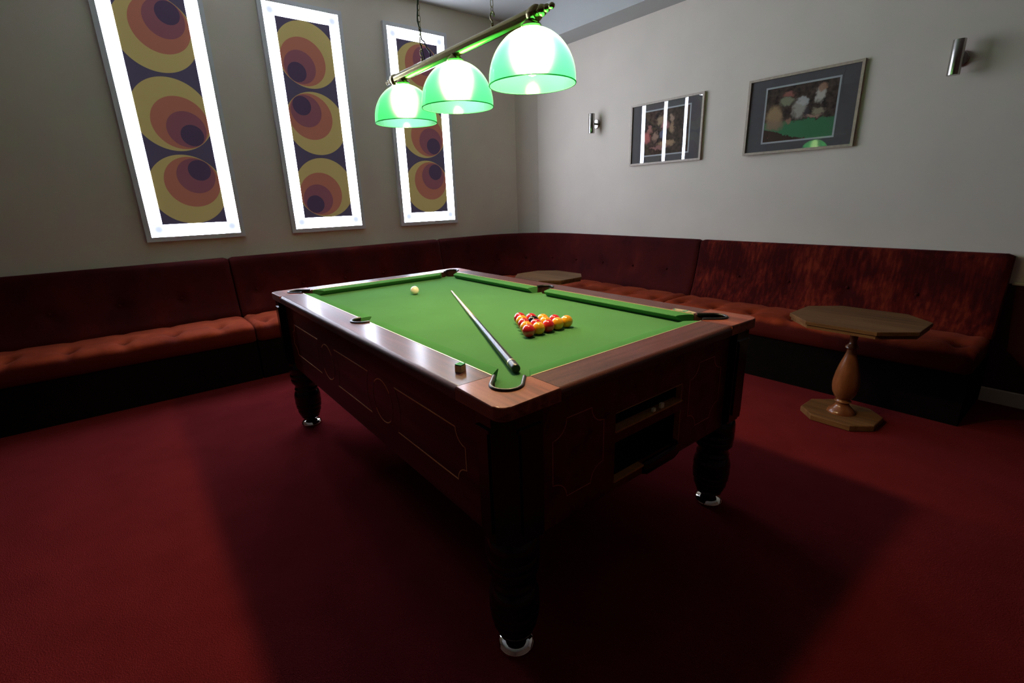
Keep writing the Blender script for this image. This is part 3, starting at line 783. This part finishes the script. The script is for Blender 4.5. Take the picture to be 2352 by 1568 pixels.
# cue
butt = Vector((-.398, -.868, HB + .0150)); tip = Vector((.193, .462, HB + .0052))
q = thing('pool_cue', 'pool cue with pale shaft and black butt with painted bluish reflections lying across the green cloth', 'cue', butt)
dirv = tip - butt; CL = dirv.length; q.rotation_mode = 'QUATERNION'; q.rotation_quaternion = dirv.to_track_quat('Z', 'Y')
def cue_r(s): return .0144 + (.0047 - .0144) * s
def cue_mat():
    m, nt, b = newmat('cue_shaft_and_splice')
    tc = nt.nodes.new('ShaderNodeTexCoord'); sx = nt.nodes.new('ShaderNodeSeparateXYZ'); nt.links.new(tc.outputs['Object'], sx.inputs[0])
    at = N(nt, 'ShaderNodeMath', operation='ARCTAN2'); nt.links.new(sx.outputs['Y'], at.inputs[0]); nt.links.new(sx.outputs['X'], at.inputs[1])
    m2 = N(nt, 'ShaderNodeMath', operation='MULTIPLY'); m2.inputs[1].default_value = 4.0; nt.links.new(at.outputs[0], m2.inputs[0])
    co = N(nt, 'ShaderNodeMath', operation='COSINE'); nt.links.new(m2.outputs[0], co.inputs[0])
    ma = N(nt, 'ShaderNodeMath', operation='MULTIPLY_ADD'); ma.inputs[1].default_value = .07; ma.inputs[2].default_value = .70
    nt.links.new(co.outputs[0], ma.inputs[0])
    lt = N(nt, 'ShaderNodeMath', operation='LESS_THAN'); nt.links.new(sx.outputs['Z'], lt.inputs[0]); nt.links.new(ma.outputs[0], lt.inputs[1])
    ma2 = N(nt, 'ShaderNodeMath', operation='MULTIPLY_ADD'); ma2.inputs[1].default_value = .35; ma2.inputs[2].default_value = .34
    nt.links.new(co.outputs[0], ma2.inputs[0])
    lt2 = N(nt, 'ShaderNodeMath', operation='LESS_THAN'); nt.links.new(sx.outputs['Z'], lt2.inputs[0]); nt.links.new(ma2.outputs[0], lt2.inputs[1])
    mxa = N(nt, 'ShaderNodeMix', data_type='RGBA'); mxa.inputs[6].default_value = (.020, .022, .075, 1); mxa.inputs[7].default_value = (.010, .008, .010, 1)  # navy beside the black: bluish reflections on the butt, painted as colour
    nt.links.new(lt2.outputs[0], mxa.inputs[0])
    mx = N(nt, 'ShaderNodeMix', data_type='RGBA'); mx.inputs[6].default_value = (.56, .40, .26, 1)
    nt.links.new(lt.outputs[0], mx.inputs[0]); nt.links.new(mxa.outputs[2], mx.inputs[7]); nt.links.new(mx.outputs[2], b.inputs['Base Color'])
    b.inputs['Roughness'].default_value = .32; b.inputs['Specular IOR Level'].default_value = .35; b.inputs['Coat Weight'].default_value = .15; b.inputs['Coat Roughness'].default_value = .12
    return m
bm = bmesh.new(); lathe(bm, [(cue_r(s), s * CL) for s in [.035 + .945 * k / 16 for k in range(17)]], 28)
mesh_obj('shaft', bm, cue_mat(), q, True, .9)
bm = bmesh.new(); lathe(bm, [(.0125, 0), (.0142, .003), (.0146, .012), (.0146, .048), (.0142, .0509)], 28); tag(mesh_obj('butt_cap', bm, M_black, q, True, .6), 'black rubber butt end')
bm = bmesh.new(); lathe(bm, [(.0150, .0515), (.0150, .060)], 28); mesh_obj('butt_ring', bm, M_gold, q, True, .6)
bm = bmesh.new(); lathe(bm, [(.0047, CL * .9801), (.0047, CL * .988), (.0044, CL * .996), (.003, CL * .9995)], 16); mesh_obj('tip', bm, plain('cue_tip', (.30, .26, .22), .8), q, True, .6)
# chalk
ch = thing('chalk_cube', 'small cube of green chalk in a tan wrapper on the left rail', 'chalk', (-.561, -.812, HT + .0), rotz=.35)
h = .0115
bm = bmesh.new(); box(bm, -h, h, -h, h, 0, .0188)
def wrap_mat():
    m, nt, b = newmat('printed_tan_wrapper')
    mp = coords(nt); vo = N(nt, 'ShaderNodeTexVoronoi', i_Scale=190.0); vo.inputs['Randomness'].default_value = .2
    nt.links.new(mp.outputs[0], vo.inputs['Vector'])
    r = ramp(nt, [(.16, (.22, .15, .05)), (.30, (.85, .66, .34))]); nt.links.new(vo.outputs['Distance'], r.inputs[0])
    nt.links.new(r.outputs[0], b.inputs['Base Color']); b.inputs['Roughness'].default_value = .6
    return m
mesh_obj('wrapper', bm, wrap_mat(), ch)
bm = bmesh.new(); n = 14
grid = [[bm.verts.new((-h + .0006 + (2 * h - .0012) * i / n, -h + .0006 + (2 * h - .0012) * j / n, .0232 - .0035 * max(0, 1 - ((i / n - .5) ** 2 + (j / n - .5) ** 2) * 6.5))) for j in range(n + 1)] for i in range(n + 1)]
for i in range(n):
    for j in range(n): bm.faces.new((grid[i][j], grid[i + 1][j], grid[i + 1][j + 1], grid[i][j + 1]))
ext = bmesh.ops.extrude_face_region(bm, geom=list(bm.faces))
for v in [g for g in ext['geom'] if isinstance(g, bmesh.types.BMVert)]: v.co.z = .0192 if v.co.z > .0192 else v.co.z - .0004
cp = mesh_obj('chalk_top', bm, plain('green_chalk', (.12, .50, .30), .95), ch, True, .8)

# ------------------------------------------------------------ hanging lamp
LZ = 1.915
lamp = thing('billiard_lamp', 'brass bar lamp with three green shades hanging over the pool table', 'ceiling light', (0, -.02, LZ))
bm = bmesh.new()
tube(bm, [(0, -.52, 0), (0, .58, 0)], .0215, 28)
mesh_obj('bar', bm, M_brass, lamp, True, .8)
FIN = [(.0225, -.03), (.0255, -.02), (.0265, .0), (.024, .006), (.012, .010), (.011, .014), (.017, .020), (.019, .028), (.016, .036), (.009, .042), (.013, .050), (.012, .056), (.006, .062), (.009, .070), (.010, .077), (.006, .084), (.001, .086)]
for s, y in ((-1, -.52), (1, .58)):
    bm = bmesh.new(); lathe(bm, FIN, 28)
    bmesh.ops.rotate(bm, verts=bm.verts, cent=(0, 0, 0), matrix=Matrix.Rotation(PI / 2 * (1 if s < 0 else -1), 3, 'X'))
    mesh_obj('end_finial', bm, M_brass, lamp, True, .8, loc=(0, y, 0))
DOME = []
RS = .154
for k in range(22):
    a = math.radians(4 + (94 - 4) * k / 21)
    DOME.append((RS * math.sin(a) * (1.0 if a < PI / 2 else 1.0), 1.7115 - LZ + .168 * math.cos(a)))
sh0 = None
for li, yy in enumerate((-.492, .0, .487)):
    y = yy
    bm = bmesh.new(); lathe(bm, DOME, 64, cap=False)
    s_ = mesh_obj('shade', bm, M_shade, lamp, True, loc=(0, y, 0)) if sh0 is None else None
    if s_ is None:
        bm.free()
        s_ = sh0[0].copy(); COL.objects.link(s_); s_.parent = lamp; s_.location = (0, y, 0)
        for ch_ in sh0[1:]:
            c = ch_.copy()
            if ch_.name.startswith('bulb'): c.data = ch_.data.copy(); c.data.materials[0] = M_bulbs[li]
            COL.objects.link(c); c.parent = s_
    else:
        tag(s_, 'green glass dome, white hot near its bulb')
        parts = [s_]
        bm = bmesh.new()
        zr = DOME[-1][1]; rr = DOME[-1][0]
        tube(bm, [(rr * math.cos(2 * PI * i / 64), rr * math.sin(2 * PI * i / 64), zr) for i in range(64)], .0022, 8, closed=True)
        parts.append(mesh_obj('shade_lip', bm, M_shade, s_, True))
        bm = bmesh.new(); lathe(bm, [(.034, -.036), (.036, -.033), (.033, -.027), (.026, -.020), (.019, -.014), (.017, -.004)], 28)
        parts.append(mesh_obj('gallery', bm, M_brass, s_, True, .8))
        bm = bmesh.new(); lathe(bm, [(.017, -.036), (.017, -.050), (.014, -.054)], 20)
        parts.append(mesh_obj('lamp_holder', bm, M_black, s_, True, .8))
        bm = bmesh.new()
        lathe(bm, [(.012, -.0545), (.015, -.070), (.022, -.090), (.0275, -.108), (.030, -.130), (.028, -.153), (.022, -.172), (.012, -.184), (.002, -.188)], 28)
        parts.append(mesh_obj('bulb', bm, M_bulbs[0], s_, True))
        sh0 = parts
# hooks and chains (each a part), the supply cable wound round the far chain
def chain(y0, name='chain'):
    bm = bmesh.new(); z = .062; k = 0; H = CZ - LZ - .01
    while z < H:
        pts = []
        for i in range(14):
            a = 2 * PI * i / 14
            u = .0058 * math.cos(a); v = .0095 * math.sin(a) + (.0045 if math.sin(a) > 0 else -.0045)
            pts.append((u, 0, z + v + .014) if k % 2 else (0, u, z + v + .014))
        tube(bm, pts, .0013, 6, closed=True); z += .0235; k += 1
    c = mesh_obj(name, bm, M_brass, lamp, True, loc=(0, y0, 0))
    bm = bmesh.new()
    tube(bm, [(0, 0, .018), (0, 0, .034)], .0055, 12)
    hook = [(0, 0, .034), (0, 0, .044)] + [(0, .012 * math.sin(a), .058 - .014 * math.cos(a)) for a in [i * 2 * PI * .82 / 14 for i in range(15)]]
    tube(bm, hook, .0026, 8)
    mesh_obj('hook', bm, M_brass, c, True)
    bm = bmesh.new(); lathe(bm, [(.03, H + .01), (.03, H - .002), (.012, H - .012), (.004, H - .016)], 20); mesh_obj('ceiling_hook_plate', bm, M_brass, c, True, .6)
chain(-.270); chain(.279)
bm = bmesh.new()
pts = [(0, .20, .020), (.006, .215, .045), (.010, .245, .07), (.008, .262, .10)]
for k in range(60):
    z = .11 + k * (CZ - LZ - .13) / 59
    pts.append((.007 * math.cos(k * .55), .279 + .008 * math.sin(k * .55) + .003 * math.sin(k * 1.9), z))
tube(bm, pts, .0032, 8)
pts = [(0, .255, .020), (-.004, .262, .06), (-.002, .285, .10), (.004, .29, .125)]
tube(bm, pts, .0026, 8)
mesh_obj('cable', bm, M_cable, lamp, True)

# ------------------------------------------------------------ wall spotlights (unlit)
def wall_light(y, z, label):
    t = thing('wall_spotlight', label, 'wall light', (XW, y, z), 'steel cylinder wall lights')
    bm = bmesh.new(); lathe(bm, [(.030, -.092), (.0305, -.090), (.0305, .090), (.030, .092), (.027, .092), (.027, .078)], 36, c=(-.082, 0, 0)); mesh_obj('cylinder', bm, M_steel, t, True, .6)
    bm = bmesh.new(); lathe(bm, [(.044, 0), (.044, .012), (.040, .016), (.0, .0165)][:3], 32)
    lathe(bm, [(.010, .016), (.010, .054)], 16)
    bmesh.ops.rotate(bm, verts=bm.verts, cent=(0, 0, 0), matrix=Matrix.Rotation(-PI / 2, 3, 'Y'))
    mesh_obj('wall_bracket', bm, M_steel, t, True, .6)
wall_light(1.672, 2.02, 'small steel cylinder wall light near the corner, left of both pictures')
wall_light(-1.130, 2.012, 'steel cylinder wall light at the upper right, beyond the larger looking picture')

# ------------------------------------------------------------ framed pictures
def picture_mat(name, kind):
    """soft painterly blobs: dark background, warm and pale shapes, and a band of green or brown below"""
    m, nt, b = newmat(name)
    tc = nt.nodes.new('ShaderNodeTexCoord')
    nz = N(nt, 'ShaderNodeTexNoise', i_Scale=24.0, i_Detail=7.0, i_Roughness=0.65)
    nt.links.new(tc.outputs['Object'], nz.inputs['Vector'])
    ad = N(nt, 'ShaderNodeVectorMath', operation='MULTIPLY_ADD'); ad.inputs[1].default_value = (.085, .085, .085)
    nt.links.new(nz.outputs['Color'], ad.inputs[0]); nt.links.new(tc.outputs['Object'], ad.inputs[2])
    sb = N(nt, 'ShaderNodeVectorMath', operation='SUBTRACT'); sb.inputs[1].default_value = (.0425, .0425, .0425); nt.links.new(ad.outputs[0], sb.inputs[0])
    n3 = N(nt, 'ShaderNodeTexNoise', i_Scale=34.0, i_Detail=5.0); nt.links.new(tc.outputs['Object'], n3.inputs['Vector'])
    r3 = ramp(nt, [(.3, (.018, .016, .014)), (.7, (.075, .05, .035))]); nt.links.new(n3.outputs['Fac'], r3.inputs[0])
    cur = r3.outputs[0]
    if kind == 'green':
        blobs = [(.17, -.01, .075, .09, (.28, .17, .07)), (.16, -.07, .08, .05, (.20, .12, .07)), (.09, .08, .06, .035, (.20, .21, .12)), (.08, .13, .045, .03, (.26, .08, .05)),
                 (.0, .02, .055, .075, (.30, .27, .21)), (-.02, .075, .045, .035, (.36, .35, .32)), (.06, -.05, .03, .03, (.24, .12, .07)), (-.13, .10, .04, .06, (.40, .36, .30)),
                 (-.14, .14, .04, .035, (.25, .12, .06)), (-.13, -.01, .05, .03, (.24, .20, .12)), (-.09, -.04, .07, .013, (.30, .17, .11)), (-.05, -.01, .02, .05, (.05, .045, .045))]
    else:
        blobs = [(.19, -.03, .05, .06, (.42, .07, .06)), (.16, .04, .03, .04, (.30, .10, .08)), (.04, .10, .06, .05, (.28, .19, .10)), (.0, .05, .045, .05, (.34, .12, .11)), (-.07, .03, .04, .06, (.30, .18, .09)),
                 (-.07, .11, .025, .04, (.30, .19, .12)), (.10, -.03, .04, .05, (.28, .16, .10)), (.02, -.02, .04, .04, (.10, .11, .17)), (-.02, -.10, .12, .03, (.30, .18, .08)), (.05, -.13, .12, .02, (.24, .10, .08))]
    def over(fac, col, cur):
        mx = N(nt, 'ShaderNodeMix', data_type='RGBA'); mx.inputs[7].default_value = rgba(col)
        nt.links.new(fac, mx.inputs[0]); nt.links.new(cur, mx.inputs[6]); return mx.outputs[2]
    if kind == 'green':
        sx = nt.nodes.new('ShaderNodeSeparateXYZ'); nt.links.new(sb.outputs[0], sx.inputs[0])
        lt = N(nt, 'ShaderNodeMapRange'); lt.inputs['From Min'].default_value = -.062; lt.inputs['From Max'].default_value = -.05; lt.inputs['To Min'].default_value = 1; lt.inputs['To Max'].default_value = 0
        nt.links.new(sx.outputs['Z'], lt.inputs['Value']); cur = over(lt.outputs[0], (.030, .145, .055), cur)
        ck = N(nt, 'ShaderNodeMath', operation='MULTIPLY_ADD'); ck.inputs[1].default_value = -.30; nt.links.new(sx.outputs['Y'], ck.inputs[0]); nt.links.new(sx.outputs['Z'], ck.inputs[2])
        l2 = N(nt, 'ShaderNodeMath', operation='LESS_THAN'); l2.inputs[1].default_value = -.170; nt.links.new(ck.outputs[0], l2.inputs[0]); cur = over(l2.outputs[0], (.05, .03, .02), cur)
    for y, z, ry, rz, c in blobs:
        s1 = N(nt, 'ShaderNodeVectorMath', operation='SUBTRACT'); s1.inputs[1].default_value = (0, y, z); nt.links.new(sb.outputs[0], s1.inputs[0])
        s2 = N(nt, 'ShaderNodeVectorMath', operation='MULTIPLY'); s2.inputs[1].default_value = (0, 1 / ry, 1 / rz); nt.links.new(s1.outputs[0], s2.inputs[0])
        ln = N(nt, 'ShaderNodeVectorMath', operation='LENGTH'); nt.links.new(s2.outputs[0], ln.inputs[0])
        mr = N(nt, 'ShaderNodeMapRange'); mr.inputs['From Min'].default_value = .55; mr.inputs['From Max'].default_value = 1.0; mr.inputs['To Min'].default_value = .85; mr.inputs['To Max'].default_value = 0
        nt.links.new(ln.outputs['Value'], mr.inputs['Value']); cur = over(mr.outputs[0], c, cur)
    if kind == 'green':
        for y, z, r, c in ((.20, -.155, .009, (.30, .05, .05)), (.13, -.09, .006, (.35, .10, .05)), (-.07, -.10, .008, (.35, .06, .04)), (.07, -.13, .007, (.30, .32, .28)), (.02, -.12, .006, (.03, .03, .03))):
            di = N(nt, 'ShaderNodeVectorMath', operation='DISTANCE'); di.inputs[1].default_value = (0, y, z); nt.links.new(tc.outputs['Object'], di.inputs[0])
            s2 = N(nt, 'ShaderNodeMath', operation='LESS_THAN'); s2.inputs[1].default_value = r; nt.links.new(di.outputs['Value'], s2.inputs[0]); cur = over(s2.outputs[0], c, cur)
    nt.links.new(cur, b.inputs['Base Color']); b.inputs['Roughness'].default_value = .9; b.inputs['Specular IOR Level'].default_value = .1
    hs = N(nt, 'ShaderNodeHueSaturation'); hs.inputs['Value'].default_value = 1.6; hs.inputs['Saturation'].default_value = .85
    nt.links.new(cur, hs.inputs['Color']); nt.links.new(hs.outputs[0], b.inputs['Base Color'])
    return m
def picture(yc, zc, label, kind, wy, wz, yaw=0.0):
    t = thing('framed_picture', label, 'picture', (XW - abs(math.sin(yaw)) * .376, yc, zc), 'framed pictures on the right wall', yaw)
    a, c, F, D = .376, .268, .017, .022
    bm = bmesh.new()
    for y0, y1, z0, z1 in ((-a, -a + F, -c, c), (a - F, a, -c, c), (-a + F, a - F, c - F, c), (-a + F, a - F, -c, -c + F)): box(bm, -D, 0, y0, y1, z0, z1)
    mesh_obj('frame', bm, M_pframe, t)
    y0, y1, z0, z1 = wy[0] - yc, wy[1] - yc, wz[0] - zc, wz[1] - zc
    bm = bmesh.new()
    bx = (-.010, -.004); A, Cc = a - F, c - F
    for q0, q1, w0, w1 in ((-A, y0, -Cc, Cc), (y1, A, -Cc, Cc), (y0, y1, z1, Cc), (y0, y1, -Cc, z0)): box(bm, *bx, q0, q1, w0, w1)
    mesh_obj('mount_board', bm, M_mount, t)
    g = .012
    bm = bmesh.new()
    for q0, q1, w0, w1 in ((y0, y0 + g, z0, z1), (y1 - g, y1, z0, z1), (y0 + g, y1 - g, z1 - g, z1), (y0 + g, y1 - g, z0, z0 + g)): box(bm, -.0095, -.004, q0, q1, w0, w1)
    mesh_obj('mount_edge', bm, M_line, t)
    bm = bmesh.new(); box(bm, -.0085, -.004, y0 + g, y1 - g, z0 + g, z1 - g)
    o = mesh_obj('picture_print', bm, picture_mat('print_' + kind, kind), t)
    tag(o, 'print of pale and brown figures over a green surface' if kind == 'green' else 'print of reddish and brown figures on blue grey')
    bm = bmesh.new(); box(bm, -.0145, -.0125, -A, A, -Cc, Cc)
    mesh_obj('glass', bm, M_glass, t)
picture(.852, 1.852, 'framed print nearer the corner with three white streaks of light reflected in its glass', 'warm', (.597, 1.095), (1.654, 2.052))
picture(-.280, 1.852, 'framed print with a green lower half, nearer the camera on the right wall', 'green', (-.530, -.034), (1.656, 2.048), .026)
